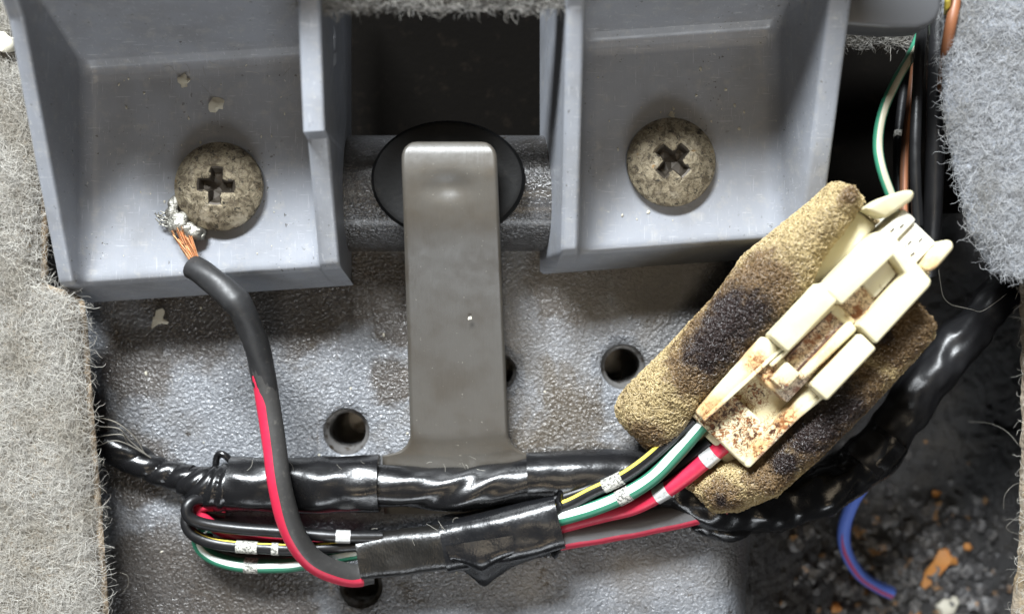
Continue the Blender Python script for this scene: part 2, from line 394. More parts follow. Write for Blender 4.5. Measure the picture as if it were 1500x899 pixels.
def strap():
    ys = [206, 207.5, 210, 215, 220, 226, 232, 238, 245, 250, 255, 260, 265, 270, 275, 280, 285, 291, 298, 306, 320, 340, 370, 400, 440, 480, 520, 560, 600, 625, 640, 650, 657, 662, 665, 668, 690, 720, 752]
    def prof(y):
        L = 588+(y-230)*.031; Rr = 728+(y-230)*.041
        if y < 232:
            k = 22*(1-math.sqrt(max(0, 1-((232-y)/26)**2))); L += k; Rr -= k
        if y > 636:
            k = 42*(1-math.sqrt(max(0, 1-(min(1, (y-636)/31))**2))); L -= k; Rr += k
        return L, Rr
    def zz(y):
        return np.mean([zz0(y+d) for d in np.linspace(-24, 24, 13)])
    def zz0(y):
        return np.interp(y, [206, 225, 250, 290, 340, 400, 480, 560, 640, 668, 752], [22.6, 22.6, 22.5, 21.9, 20.0, 16, 11.5, 7.5, 4.2, 3.0, 2.4])
    nc = 45; top, bot = [], []
    for y in ys:
        L, Rr = prof(y); z = zz(y)
        rt, rb = [], []
        for j in range(nc):
            t = j/(nc-1); t = .5-.5*math.cos(math.pi*t) if j not in (0, nc-1) else t
            x = L+(Rr-L)*t; e = min(t, 1-t)
            zt = z-.5*max(0, 1-e/.035)**2-(.5 if y < 207 else 0)
            dd = ((x-657)/30)**2+((y-272)/17)**2
            zt -= .95*math.exp(-dd)*(1 if y < 330 else 0)
            zt += .35*math.exp(-((y-250)/22)**2); zt -= .9*max(0, (224-y)/18)**2
            q = P(x, y, z); rt.append((q[0], q[1], zt)); rb.append((q[0], q[1], z-1.5))
        top.append(rt); bot.append(rb)
    n = len(ys); V = np.array([p for r in top for p in r]+[p for r in bot for p in r]); F = []; o = n*nc
    for i in range(n-1):
        for j in range(nc-1):
            F.append((i*nc+j, i*nc+j+1, (i+1)*nc+j+1, (i+1)*nc+j)); F.append((o+i*nc+j, o+(i+1)*nc+j, o+(i+1)*nc+j+1, o+i*nc+j+1))
        for j in (0, nc-1): F.append((i*nc+j, (i+1)*nc+j, o+(i+1)*nc+j, o+i*nc+j))
    for i in (0, n-1):
        for j in range(nc-1): F.append((i*nc+j, i*nc+j+1, o+i*nc+j+1, o+i*nc+j))
    return V, F
tag(obj('strap', *strap(), MAT['strap']), 'smoky grey plastic strap standing upright between the two brackets', 'strap')

# ------------------------------------------------------------------ brackets
def round_poly(pts, rad, seg):
    out = [pts[0]]
    for i in range(1, len(pts)-1):
        a, b, c = map(np.array, (pts[i-1], pts[i], pts[i+1]))
        u, v = a-b, c-b; lu, lv = np.linalg.norm(u), np.linalg.norm(v)
        if lu < 1e-6 or lv < 1e-6: out += [tuple(b)]*(seg+1); continue
        u /= lu; v /= lv; k = min(rad[i], .45*lu, .45*lv)
        for t in np.linspace(0, 1, seg+1):
            p = b+u*k*(1-t)**2+v*k*t**2; out.append(tuple(p))
    out.append(pts[-1]); return out
def bracket(xs, st, skew, xc):
    """xs: outer-left base, outer-left rim, inner-left rim, floor left, floor right, inner-right rim, outer-right rim, outer-right base
       st: (Y, floor z, left rim z, right rim z, base z)"""
    loops = []
    for (Y, zf, zl, zr, zb) in st:
        pr = [(xs[0], zb), (xs[1], zl), (xs[2], zl), (xs[3], zf), (xs[4], zf), (xs[5], zr), (xs[6], zr), (xs[7], zb)]
        pr = round_poly(pr, [0, .7, .7, 2.6, 2.6, .7, .7, 0], 5)
        # spare points across the floor for smooth shading
        loops.append([(x, Y+(x-xc)*skew, z) for x, z in pr])
    n, m = len(loops), len(loops[0]); V = np.array([p for l in loops for p in l]); F = []
    for i in range(n-1):
        for j in range(m-1): F.append((i*m+j, i*m+j+1, (i+1)*m+j+1, (i+1)*m+j))
    return V, F
def lerp_st(keys, n=70):
    k = np.array(keys, float); Y = np.r_[np.linspace(k[0, 0], k[-1, 0], n), k[:, 0]]; Y = np.unique(np.round(Y, 3))[::-1]
    o = np.argsort(k[:, 0])
    return [(y, *[np.interp(y, k[o, 0], k[o, j]) for j in range(1, k.shape[1])]) for y in Y]
# floor profile: steep back wall with fillet, flat floor, front lip
def keys(Yb, Yf, rimL, rimR, fz=14):
    ks = []
    zl = lambda y: np.interp(y, [r[0] for r in rimL], [r[1] for r in rimL])
    zr = lambda y: np.interp(y, [r[0] for r in rimR], [r[1] for r in rimR])
    for y, z in [(Yb+15, fz+44), (Yb+6, fz+17.5), (Yb+2.2, fz+6.4), (Yb+1.2, fz+3.6), (Yb+.4, fz+1.8), (Yb-.8, fz+.65), (Yb-2, fz+.15), (Yb-3.2, fz),  # back wall raised beyond view to shade the bracket floor
                 (Yb-10, fz), (24.6, fz), (24.0, fz), (Yf+4, fz), (Yf+.8, fz)]:
        ks.append((y, z, max(zl(y), z+.01), max(zr(y), z+.01), 0.1))
    l0, r0 = zl(Yf), zr(Yf)
    ks += [(Yf, fz-.1, l0, r0, 0.1), (Yf-.5, fz-.5, l0-.6, r0-.6, .1), (Yf-.9, fz-1.3, l0-1.8, r0-1.8, .1), (Yf-2.9, 2.2, 3.0, 3.0, .1), (Yf-3.3, .2, .4, .4, .05)]
    return lerp_st(ks)
stL = keys(41.2, 5.6, [(5, 16.6), (24, 27), (45, 38), (60, 60)], [(5, 18.2), (24.0, 30.5), (24.6, 34.6), (45, 40), (60, 60)])
VL, FL = bracket([-75.6, -73.6, -71.2, -70.4, -31.6, -31.0, -27.7, -28.2], stL, .066, -51)
b = obj('bracket', VL, FL, MAT['plastic']); tag(b, 'blue-grey plastic bracket whose screw holds a bared copper wire end', 'bracket', 'moulded plastic brackets')
stR = keys(45.4, 10.6, [(10, 18.3), (45, 38.5), (60, 60)], [(10, 18.0), (46, 37.5), (60, 60)])
VR, FR = bracket([4.9, 7.9, 10.6, 11.4, 43.6, 46.5, 49.9, 51.5], stR, .07, 27)
b2 = obj('bracket', VR, FR, MAT['plastic']); tag(b2, 'blue-grey plastic bracket touching the burnt foam, its screw without any wire', 'bracket', 'moulded plastic brackets')
# ragged moulding flash on the bracket edge
fl = merge([lump(P(486+rng.normal(0, 2), 50+i*7, 24), .9+.3*rng.random(), (.6, 1.2, 1), .5, 1, i) for i in range(6)])
obj('moulding_flash', *fl, MAT['plastic'], b)

# ------------------------------------------------------------------ screws
def screw(px, py, rot, label, zf=14.0):
    z0 = zf+.6; cx, cy, _ = P(px, py, z0+2.5); r = R(66, z0+2.5); H = 3.3
    o = root('screw', label, 'screw', (cx, cy, zf), 'pan head screws in the brackets')
    dome = lambda q: z0+1.0+H*(math.sqrt(max(0, 1-(q/(r*1.28))**2))-math.sqrt(1-1/1.28**2))/(1-math.sqrt(1-1/1.28**2))*.8
    w, l = r*.118, r*.43
    def cross(w, l, k):
        p = []
        for q in range(4):
            a = rot+q*math.pi/2; ca, sa = math.cos(a), math.sin(a)
            for (x, y) in ((l*.97, -w*1.15), (l, 0), (l*.97, w*1.15), (l*.6, w*1.0), (w*1.3, w*1.3)):
                p.append((x*ca-y*sa, x*sa+y*ca))
        return p
    c1, c2 = cross(w, l, 0), cross(w*.62, l*.72, 0)
    pts, zs = [], []
    for p in c1: pts.append(p); zs.append(dome(math.hypot(*p))-.3)
    for p in cross(w*.85, l*.9, 0): pts.append(p); zs.append(dome(math.hypot(*p))-.55)
    for p in c2: pts.append(p); zs.append(dome(0)-2.0-(.5 if math.hypot(*p) < l*.4 else 0))
    pts.append((0, 0)); zs.append(dome(0)-2.9)
    n1 = len(c1)
    ed = [(i, (i+1) % n1) for i in range(n1)]+[(n1+i, n1+(i+1) % n1) for i in range(n1)]+[(2*n1+i, 2*n1+(i+1) % n1) for i in range(n1)]
    for k, q in enumerate(np.linspace(l*1.22, r*.985, 16)):
        for t in range(72):
            a = t*math.pi/36+k*.04; pts.append((q*math.cos(a), q*math.sin(a))); zs.append(dome(q)+.05*nz(pts[-1][0]*.9+px, pts[-1][1]*.9))
    for q in np.linspace(l*.35, l*1.0, 6):
        for t in range(40):
            a = t*math.pi/20+.05; x, y = q*math.cos(a), q*math.sin(a)
            ca, sa = math.cos(-rot), math.sin(-rot); xr, yr = abs(x*ca-y*sa), abs(x*sa+y*ca)
            if min(xr, yr) > w*1.75: pts.append((x, y)); zs.append(dome(q))
    k0 = len(pts)
    for p in cross(w*1.42, l*1.09, 0): pts.append(p); zs.append(dome(math.hypot(*p)))
    ed += [(k0+i, k0+(i+1) % n1) for i in range(n1)]
    v, e, f, ov, *_ = delaunay_2d_cdt([Vector(p) for p in pts], ed, [], 0, 1e-6)
    V = [(cx+p.x, cy+p.y, zs[ov[i][0]] if ov[i] else dome(p.length)) for i, p in enumerate(v)]
    F = [list(t) for t in f]
    prof = [(r*.985, dome(r*.985)), (r*1.0, z0+.75), (r*.995, z0+.35), (r*.96, z0), (r*.4, z0)]
    def inside(t):
        x = sum(v[i].x for i in t)/3; y = sum(v[i].y for i in t)/3
        ca, sa = math.cos(-rot), math.sin(-rot); xr, yr = abs(x*ca-y*sa), abs(x*sa+y*ca); return min(xr, yr) < w*1.2 and max(xr, yr) < l or max(xr, yr) < w*1.3
    FI = [t for t in F if inside(t)]; F = [t for t in F if not inside(t)]
    obj('recess', V, FI, MAT['pit'], o, smooth=False)
    hd = merge([(V, F), lathe(prof, cx, cy, 72)])
    obj('head', *hd, MAT['zinc'], o)
    obj('shank', *lathe([(r*.42, z0+.1), (r*.42, zf-6)], cx, cy, 24), MAT['zinc'], o)
    return o
screw(317, 272, math.radians(-4), 'tarnished cross-head screw with soldered copper strands caught under its rim')
screw(985, 236, math.radians(47), 'tarnished brownish cross-head screw, clean all round, with its cross turned diagonal')

# ------------------------------------------------------------------ carpets with fibres
def felt_fibres(N, pts, nrm, length, curl, lift, k=9):
    pts = np.asarray(pts); N = len(pts)
    a = rng.normal(0, 1, (N, 3)); a -= (a*nrm).sum(1)[:, None]*nrm*(1-.3); a /= np.linalg.norm(a, axis=1)[:, None]
    b = np.cross(nrm, a); L = length*(.4+1.0*rng.random(N)); st = (L/(k-1))[:, None]
    om = rng.normal(0, curl, N); ph = rng.random(N)*6.28; out = np.zeros((N, k, 3)); p = pts-nrm*.25; th = np.zeros(N); el = lift*(.3+rng.random(N))
    for i in range(k):
        out[:, i] = p; th = th+om/(k-1)+rng.normal(0, .25*curl/(k-1)**.5, N)
        e = el*np.cos(i/(k-1)*2.6+0*ph)
        d = (np.cos(th)[:, None]*a+np.sin(th)[:, None]*b)*np.cos(e)[:, None]+nrm*np.sin(e)[:, None]
        p = p+d*st
    return out
def carpet(label, x_edge, y0, y1, ztop, zbot, mats, N, side=-1, far=105, length=5.5, th=3.0, rootname='carpet', cut=False):
    """slab whose edge runs along y; side=-1: body lies to -x"""
    o = root(rootname, label, 'carpet', (side*60 if far > 50 else x_edge(0), (y0+y1)/2, zbot))
    def f(u, v):                                          # u across (0 at far side), v along y
        y = y0+(y1-y0)*v; xe = x_edge(y)+.35*nz(y*.5, 3.3)+.2*nz(y*1.7, 9)
        if u < .82: t = u/.82; x = side*far+(xe-side*th*-1*1.0-side*far)*t; x = side*far+((xe+side*th)-side*far)*t; z = ztop
        else:
            a = (u-.82)/.18*math.pi/2*1.35; x = xe+side*th*(1-math.sin(min(a, math.pi/2))); z = ztop-th*(1-math.cos(min(a, math.pi/2)))
            if a > math.pi/2: k = (a-math.pi/2)/(math.pi/2*.35); z -= k*(ztop-th-zbot); x += side*k*5
        z += .55*nz(x*.12, y*.12, 5)+.25*nz(x*.5, y*.5, 1)
        return (x, y, z)
    V, F = grid(40, 90, f); obj('backing', V, F, mats[0], o)
    if cut:
        ce = spline([(x_edge(y)+.1*nz(y, 4), y, ztop-th*1.02) for y in np.linspace(y0, y1, 60)], .8)
        obj('cut_edge', *tube(ce, .75, 10, lambda s_, t_: .22*np.array([nz(s_*.9, math.cos(k), math.sin(k)) for k in t_])), MAT['felt_tan'], o)
    me_v = V.reshape(40, 90, 3)
    q = rng.random((N, 2)); q[:, 0] = np.where(rng.random(N) < .93, q[:, 0]*.84, .82+.10*q[:, 0])
    i = q[:, 0]*39; j = q[:, 1]*89; i0 = np.minimum(38, i.astype(int)); j0 = np.minimum(88, j.astype(int)); fi = (i-i0)[:, None]; fj = (j-j0)[:, None]
    A, B, Cc, Dd = me_v[i0, j0], me_v[i0+1, j0], me_v[i0, j0+1], me_v[i0+1, j0+1]
    p = A*(1-fi)*(1-fj)+B*fi*(1-fj)+Cc*(1-fi)*fj+Dd*fi*fj
    nr = np.cross((B-A), (Cc-A)); nr /= np.linalg.norm(nr, axis=1)[:, None]+1e-9; nr *= np.where(nr[:, 2:3] < -.02, -1, 1)
    keep = (np.abs(p[:, 0]) < 104)
    C_ = felt_fibres(N, p[keep], nr[keep], length, 4.0, .2)
    fb = curves('pile', C_, .013+.014*rng.random(keep.sum()), mats[1], o); fb['kind'] = 'stuff'
    return o
def left_edge(y):
    base = np.interp(y, [-70, -56, -36, -16, -1], [-66.4, -67.0, -68.4, -70.0, -71.2]); return base+(-77.6-base)*smooth(.5, 3.5, y)
carpet('shaggy light grey felt carpet along the left side of the metal floor', left_edge, -66, 66, 16, 8, (MAT['felt'], MAT['fur']), 140000, -1, 104, length=3.8, cut=True)
def right_edge(y):
    return np.interp(y, [3.5, 5.5, 12, 20, 30, 66], [86, 76, 72.3, 70.5, 68.3, 67.7])
carpet('cool grey felt carpet in the upper right corner above the black harness', right_edge, 3.5, 66, 25, 12, (MAT['felt_blue'], MAT['fur_blue']), 75000, 1, 106, th=3.5, length=3.3)
def right_low(y): return np.interp(y, [-70, -54, -40, -20, 5], [83.5, 84.6, 86.3, 86.6, 86.4])
carpet('grey ribbed carpet edge hanging down along the right border', right_low, -66, 4.5, 10, 5, (MAT['felt'], MAT['fur']), 12000, 1, 106, length=3)
def back_carpet(label, px0, px1, ylow, z, N):
    xa, xb = P(px0, 0, z)[0], P(px1, 0, z)[0]; ya = P(0, ylow, z)[1]
    o = root('carpet', label, 'carpet', ((xa+xb)/2, ya+6, z-6))
    def f(u, v):
        x = xa+(xb-xa)*v; ed = ya+.8*nz(x*.2, 2.2)+.4*nz(x*.7, 1)
        a = u*math.pi; return (x, ed+5-5*math.sin(min(a, math.pi/2))+(max(0, a-math.pi/2)*8), z-3*math.cos(a)+.4*nz(x*.3, u*6))
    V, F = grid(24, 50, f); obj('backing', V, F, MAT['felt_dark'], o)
    G = V.reshape(24, 50, 3); i0 = rng.integers(6, 23, N); j0 = rng.integers(0, 49, N); fi = rng.random((N, 1)); fj = rng.random((N, 1))
    A, B, Cc = G[i0, j0], G[i0+1, j0], G[i0, j0+1]; p = A+(B-A)*fi+(Cc-A)*fj
    nr = np.cross(B-A, Cc-A); nr /= np.linalg.norm(nr, axis=1)[:, None]; nr *= np.where(nr[:, 2:3] < -.02, -1, 1)
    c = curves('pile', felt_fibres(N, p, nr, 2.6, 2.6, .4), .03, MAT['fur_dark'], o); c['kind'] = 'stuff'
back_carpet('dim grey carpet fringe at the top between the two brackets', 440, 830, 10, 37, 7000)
back_carpet('brownish carpet scrap under the grey panel in the upper right', 1225, 1350, 66, 8, 1800)
# white lump on the left carpet
q = P(8, 64, 17.5); tag(obj('crumb', *lump(q, 1.5, (1, 1.15, .7), .3, 2, 2), MAT['chip']), 'round white crumb lying on the left carpet in the top corner', 'crumb')

# grey panel in the upper right
z = 33; pts = [P(x, y, z)[:2] for x, y in [(1236, -60), (1236, 36), (1300, 41), (1345, 41), (1362, 37), (1373, 28), (1379, 14), (1382, -60)]]
tag(obj('trim_panel', *prism(pts, 26, z, .8, 3), MAT['trim']), 'grey plastic trim panel with rounded corner at the top right', 'panel')

# ------------------------------------------------------------------ wires
def wire(label, pts, rpx, m, stripes=(), bands=(), parent=None, name='wire', cat='wire', group=None, worn=False, seg=16):
    c = spline(PP(pts)); zm = np.mean([p[2] for p in pts]); r = R(rpx, zm)
    base = c[len(c)//2]
    o = parent or root(name, label, cat, (base[0], base[1], c[:, 2].min()-r), group)
    rv = r*np.array([1+.05*nz(q[0]*.22, q[1]*.22, r) for q in c]); obj('insulation', *tube(c, rv, seg), m, o)
    n = len(c)
    for (mm, a0, a1, t0, t1) in stripes:
        k0, k1 = int(t0*(n-1)), int(t1*(n-1))+1
        obj('stripe', *sector(c[k0:k1], rv[k0:k1], math.radians(a0), math.radians(a1)), mm, o)
    for (bx, by, ln, mm) in bands:
        pr = np.array([P(bx, by, q[2])[:2] for q in c]); k = int(np.argmin(((c[:, :2]-pr)**2).sum(1)))
        h = max(1, int(ln*S*.92/2/.6)); cc = c[max(0, k-h):min(n, k+h+1)]
        cc = spline(cc, .25)
        obj('print_band', *tube(cc, r*1.025+.085, seg), mm, o)
    return o, c, r
G_LOOP = 'thin wires looping out of the left end of the harness'
PB, PW = MAT['print'], MAT['print_worn']
# loop at the left
wire('black wire with a silver mark, uppermost of the loop left of the tape', [(345, 742, 5), (310, 733, 6.5), (287, 731, 8), (274, 742, 9), (277, 757, 9), (300, 767, 8.5), (350, 774, 8), (420, 779, 8), (490, 785, 8), (560, 786, 7)], 8.8, MAT['w_black'], [], [(501, 785, 32, PB)], group=G_LOOP)
wire('red wire showing pink in the bend of the black loop', [(330, 742, 5.0), (305, 740, 6.4), (290, 747, 6.5), (300, 760, 6.2), (330, 780, 5.2), (380, 793, 4.6), (440, 797, 4.5), (560, 798, 5)], 8.5, MAT['w_red'], group=G_LOOP)
wire('black wire with fine yellow line and two worn marks in the left loop', [(330, 752, 3.5), (285, 748, 5), (273, 762, 6.2), (283, 782, 6.6), (315, 795, 6.6), (370, 801, 6.8), (440, 804, 6.8), (500, 800, 6.6), (560, 796, 6.2)], 9, MAT['w_black'], [(MAT['w_yellow'], -62, -44, .25, 1)], [(363, 799, 36, PW), (403, 803, 20, PW)], group=G_LOOP)
wire('dark wire with red trace lying under the black and yellow one', [(300, 780, 2.2), (318, 803, 2.6), (360, 815, 2.8), (420, 815, 3), (480, 806, 3.4), (560, 806, 4)], 8, MAT['w_black'], [(MAT['w_red'], -20, 40, .45, 1)], group=G_LOOP)
wire('green wire with white stripe, lowest of the loop on the left', [(310, 770, 1.6), (292, 786, 2.2), (296, 803, 2.8), (318, 818, 3.4), (355, 827, 3.8), (410, 828, 4), (450, 823, 4.2), (500, 813, 4.6), (560, 803, 5)], 10.5, MAT['w_green'], [(MAT['w_white'], -32, 16, 0, 1)], [(369, 828, 28, PW)], group=G_LOOP)
G_R = 'wires running from the tape to the white connector'
wire('thin black wire, uppermost of those leaving the tape to the right', [(780, 742, 7), (825, 728, 8), (870, 713, 8.6), (910, 700, 9.2), (950, 683, 10), (1010, 650, 12)], 8.5, MAT['w_black'], [], [], group=G_R)
wire('black wire with yellow line running up to the connector', [(770, 752, 7), (825, 741, 8.5), (870, 719, 10), (915, 697, 11.6), (950, 672, 13), (980, 645, 14.5), (1015, 612, 16)], 9.5, MAT['w_black'], [(MAT['w_yellow'], -75, -32, 0, 1)], [(897, 707, 40, PW)], group=G_R)
wire('green wire with broad white stripe entering the white connector', [(770, 768, 6), (822, 758, 8), (870, 744, 9.6), (915, 725, 11), (955, 700, 12.6), (990, 665, 14), (1012, 640, 15), (1035, 612, 16)], 11.5, MAT['w_green'], [(MAT['w_white'], -62, 2, 0, 1)], [(915, 725, 25, PW)], group=G_R)
wire('red wire with two silver marks entering the white connector', [(770, 780, 5), (825, 768, 6), (880, 754, 7.5), (930, 741, 9), (975, 718, 10.8), (1012, 692, 12.4), (1040, 669, 13.6), (1068, 645, 14.6)], 12, MAT['w_red'], [], [(969, 722, 26, PB), (1040, 669, 27, PB)], group=G_R)
wire('plain black wire between the green and the red one', [(880, 760, 3.5), (920, 735, 5.5), (960, 705, 8.6), (1000, 678, 11), (1040, 645, 13.5)], 10, MAT['w_black'], [], [], group=G_R)
wire('thick dusty black wire with red side passing under the foam', [(770, 796, 3.2), (822, 785, 3.6), (880, 776, 4), (950, 763, 4.4), (1010, 750, 4.8), (1060, 738, 4.8)], 19.5, MAT['w_slate'], [(MAT['w_red'], 24, 108, 0, 1)], [], group=G_R)
# wire soldered to the screw
o, c, r = wire('thick black wire with red side bending down from the screw to the tape', [(283, 392, 17.5), (297, 400, 18.6), (325, 422, 20), (352, 450, 20.5), (370, 490, 18.5), (383, 535, 16.5), (393, 590, 15.5), (402, 650, 15.5), (410, 710, 15.5), (425, 768, 13.5), (447, 808, 10.8), (475, 830, 8.4), (515, 842, 5.6), (545, 838, 4.5)], 17.5, MAT['w_grey'], [(MAT['w_red'], -2, 96, .34, .98)])
n = len(c)
k = int(n*.40)
sl = tube(c[:k], np.interp(np.linspace(0, 1, k), [0, .1, .33, .36, .42, .9, 1], [r*1.02, r*1.06, r*1.10, r*1.22, r*1.06, r*1.03, r*.93]), 24, lambda s, th: .07*np.sin(th*3+s*.7))
obj('sheath', *sl, MAT['sheath'], o)
obj('torn_insulation', *merge([lump(P(292+rng.normal(0, 4), 392+i*4, 18.4), .42, (1, 1, .7), .5, 1, i) for i in range(5)]), MAT['w_red'], o)
for i in range(22):                                        # bare strands
    f = (i-10.5)/10.5
    e0 = P(291+4*f+rng.normal(0, .8), 394+4*abs(f)*-1, 18.2+.5*rng.normal()); m1 = P(279+9*f, 370+3*rng.normal(), 17.4+.5*rng.normal()); e1 = P(264+13*f, 338+5*rng.normal()-3*f, 16.2+.4*rng.normal())
    obj('strand', *tube(spline([e0, m1, e1], .5), .12, 6), MAT['copper'], o)
bl = [lump(P(x, y, zz), rr, sq, .22, 3, i) for i, (x, y, zz, rr, sq) in enumerate([(264, 328, 15.6, 1.9, (1, .9, .55)), (252, 316, 15.2, 1.6, (.8, 1.1, .5)), (282, 340, 15.6, 1.8, (1, .8, .6)), (256, 303, 15.0, 1.4, (.7, 1.2, .5)), (272, 336, 16.0, 1.3, (1.2, .8, .5)), (292, 346, 15.4, .9, (1.1, .7, .6))])]
obj('solder_blob', *merge(bl), MAT['solder'], o)
fr = []
for i in range(12):
    a = P(252+rng.normal(0, 5), 322+rng.normal(0, 6), 15.6); b_ = P(233+rng.normal(0, 5), 318+i*1.6-8+rng.normal(0, 3), 15.1+.6*rng.random())
    fr.append(tube(spline([a, (a+b_)/2+rng.normal(0, .25, 3), b_], .5), .13, 6))
obj('frayed_ends', *merge(fr), MAT['solder'], o)
# blue wire in the footwell
wire('loose blue wire with wine stripe hanging into the footwell', [(1290, 665, -3), (1272, 700, -7), (1250, 733, -13), (1237, 770, -18), (1239, 805, -22), (1258, 838, -26), (1285, 858, -28), (1306, 868, -29)], 9.5, MAT['w_blue'], [(MAT['w_wine'], 8, 52, .5, 1)])
# wires down to the connector from above
G_U = 'wires coming down from the upper right to the connector'
wire('green wire with cream stripe bowing out above the connector', [(1352, 40, 10), (1338, 75, 15), (1312, 120, 19), (1293, 165, 21), (1286, 210, 22), (1292, 250, 23), (1310, 300, 23)], 7.5, MAT['w_green'], [(MAT['w_cream'], -50, 40, 0, 1)], group=G_U)
wire('brown wire behind the bowed green one', [(1345, 60, 4), (1334, 150, 8), (1326, 220, 12), (1324, 320, 18)], 6.5, MAT['w_brown'], [(MAT['w_orange'], -30, 30, 0, 1)], group=G_U)
wire('thin black wire with grey sheen in front of the thick cable', [(1352, 40, 14), (1347, 75, 18), (1344, 130, 20), (1341, 200, 21), (1341, 260, 21), (1345, 330, 20)], 8, MAT['w_black'], [], [], group=G_U)
wire('thick black cable beside the right carpet going down behind the connector', [(1378, -30, 14), (1374, 60, 14), (1371, 150, 14), (1369, 240, 13), (1366, 320, 10), (1360, 400, 5)], 13.5, MAT['tape_dull'], group=G_U)
wire('orange tan wire at the top against the right carpet', [(1402, -20, 24), (1398, 10, 25), (1392, 40, 25), (1386, 80, 22), (1380, 140, 14)], 8.5, MAT['w_orange'], group=G_U)
wire('yellow wire tip at the top edge beside the right carpet', [(1391, -20, 27), (1388, 4, 26), (1386, 30, 20)], 4.5, MAT['w_yellow'], group=G_U)
wire('short dark wire with a pale mark deep behind the bowed wire', [(1332, 90, -2), (1320, 160, 2), (1315, 230, 6), (1318, 300, 10)], 6.5, MAT['w_black'], [], [(1318, 198, 20, PW)], group=G_U)

# ------------------------------------------------------------------ main taped harness
hz = P(560, 700, 5)
H = root('wire_harness', 'thick black taped wire harness crossing the floor below the strap and up to the right', 'wire harness', (hz[0], hz[1], 0))
def wr(amp, kt, ks, seed=0):
    def f(s, th):
        return np.array([amp*(nz(math.cos(t)*kt+seed, math.sin(t)*kt, s*ks)+.5*nz(math.cos(t)*kt*2.2, math.sin(t)*kt*2.2+seed, s*ks*2.3)) for t in th])
    return f
def folds(amp, tw, freq, seed=0):                           # helical creases
    def f(s, th):
        p = th*2+s*tw; return amp*(np.abs(np.sin(p*freq*.5+1.2*np.sin(s*.4+seed)))**.6-.6)+np.array([.15*nz(math.cos(t)+seed, math.sin(t), s*.5) for t in th])
    return f
def swirl(s, th):
    g = math.exp(-((s-15)/8)**2)
    return g*.42*np.sin(2*th+.42*s)*(.6+.4*np.sin(th-.3))+g*.16*np.sin(5*th+.8*s)+np.array([.22*nz(math.cos(t)*.9+5, math.sin(t)*.9, s*.14) for t in th])
def run(name, pts, rpx, m, disp, step=.35, seg=64):
    c = spline(np.hstack([PP(pts), np.array(rpx, float)[:, None]]), step)
    r = np.array([R(q[3], q[2]) for q in c]); return obj(name, *tube(c, r, seg, disp), m, H)
run('tape_wrap', [(135, 648, 2.6), (165, 657, 2.8), (200, 674, 2.8), (240, 693, 3), (282, 700, 4)], [20, 21.5, 21.5, 19.5, 20], MAT['tape'], folds(.45, 1.1, 1, 1))
run('tape_wrap', [(268, 704, 4.2), (290, 711, 4.6), (315, 716, 4.9), (345, 713, 5)], [20, 28, 33, 35], MAT['tape'], folds(.45, 1.4, 2, 3))
run('tape_wrap', [(338, 709, 5), (400, 710, 5.1), (470, 709, 5.1), (556, 707, 5.1)], [40.5, 41, 41, 41.5], MAT['tape'], wr(.42, .9, .13, 4))
run('tape_wrap', [(550, 710, 4.8), (620, 714, 5), (680, 716, 5), (740, 709, 5), (790, 700, 5)], [31, 30, 31, 32, 33], MAT['tape'], swirl)
run('tape_wrap', [(772, 699, 5), (850, 696, 5), (930, 696, 4.9), (985, 708, 4.6)], [37, 37.5, 37, 36], MAT['tape'], wr(.28, .9, .12, 8))
run('tape_wrap', [(970, 702, 4.6), (1030, 735, 3.4), (1080, 746, 1.5), (1150, 738, -1), (1215, 712, -2), (1272, 672, -2), (1300, 640, -2.2)], [33, 33, 35, 36, 36, 36, 36], MAT['tape'], wr(.8, .9, .16, 12))
run('tape_wrap', [(1262, 682, -2), (1300, 638, -2.2), (1345, 575, -3), (1400, 507, -4), (1440, 462, -6), (1490, 410, -9)], [35.5, 34.5, 32, 30, 29, 27], MAT['tape_dull'], wr(.8, .9, .16, 16))
run('tape_end', [(1008, 758, 2.2), (1040, 771, 2), (1075, 776, 1.6), (1108, 768, 1.6)], [10, 16, 16, 6], MAT['tape'], wr(.35, 1, .3, 20), seg=32)
c = spline(PP([(318, 700, 1.8), (316, 680, 2.2), (320, 665, 2.6), (330, 667, 2.8), (342, 678, 2.4), (356, 684, 2)]), .3); obj('tie_tail', *tube(c, .62, 12), MAT['tape'], H)
for i in range(4):                                          # pale bared strands at the left end
    c = spline([P(138, 610+i*15, 7), P(166+6*rng.normal(), 618+i*9, 8.6), P(192+4*rng.normal(), 640+i*5, 6.6), P(212+3*i, 664+i*2, 4.6)], .4); obj('loose_thread', *tube(c, .10, 6), MAT['lint'], H)

# ------------------------------------------------------------------ tape round the wire bundle
tb = P(670, 790, 4)
T = root('tape_patch', 'grained black tape wrapped round the thin wires below the harness, one flap loose', 'tape', (tb[0], tb[1], 0))
def flat(pts, hw, hh, extra, seg=56, seed=0, p=3.0):
    c = spline(np.hstack([PP(pts), np.array([hw, hh], float).T]), .45); t, sd, up = frames(c[:, :3]); L = []
    th = np.linspace(0, 2*math.pi, seg, endpoint=False)
    for i in range(len(c)):
        hw_, hh_ = R(c[i, 3], 6)+extra, c[i, 4]+extra
        ct, s_ = np.cos(th), np.sin(th)
        rr = (np.abs(ct)**p+np.abs(s_)**p)**(-1/p)
        l = c[i, :3]+(ct*rr*hh_)[:, None]*up[i]+(s_*rr*hw_)[:, None]*sd[i]
        wob = np.array([.28*nz(q[0]*.13+seed, q[1]*.22, q[2]*.2)+.14*nz(q[0]*.4, q[1]*.4, seed) for q in l])
        l = l+(ct*wob)[:, None]*up[i]+(s_*wob*.4)[:, None]*sd[i]; L.append(l)
    return loft(L)
bp = [(527, 817, 5.8), (590, 808, 5.9), (660, 799, 6.1), (730, 786, 6.4), (785, 772, 6.8), (812, 765, 7)]
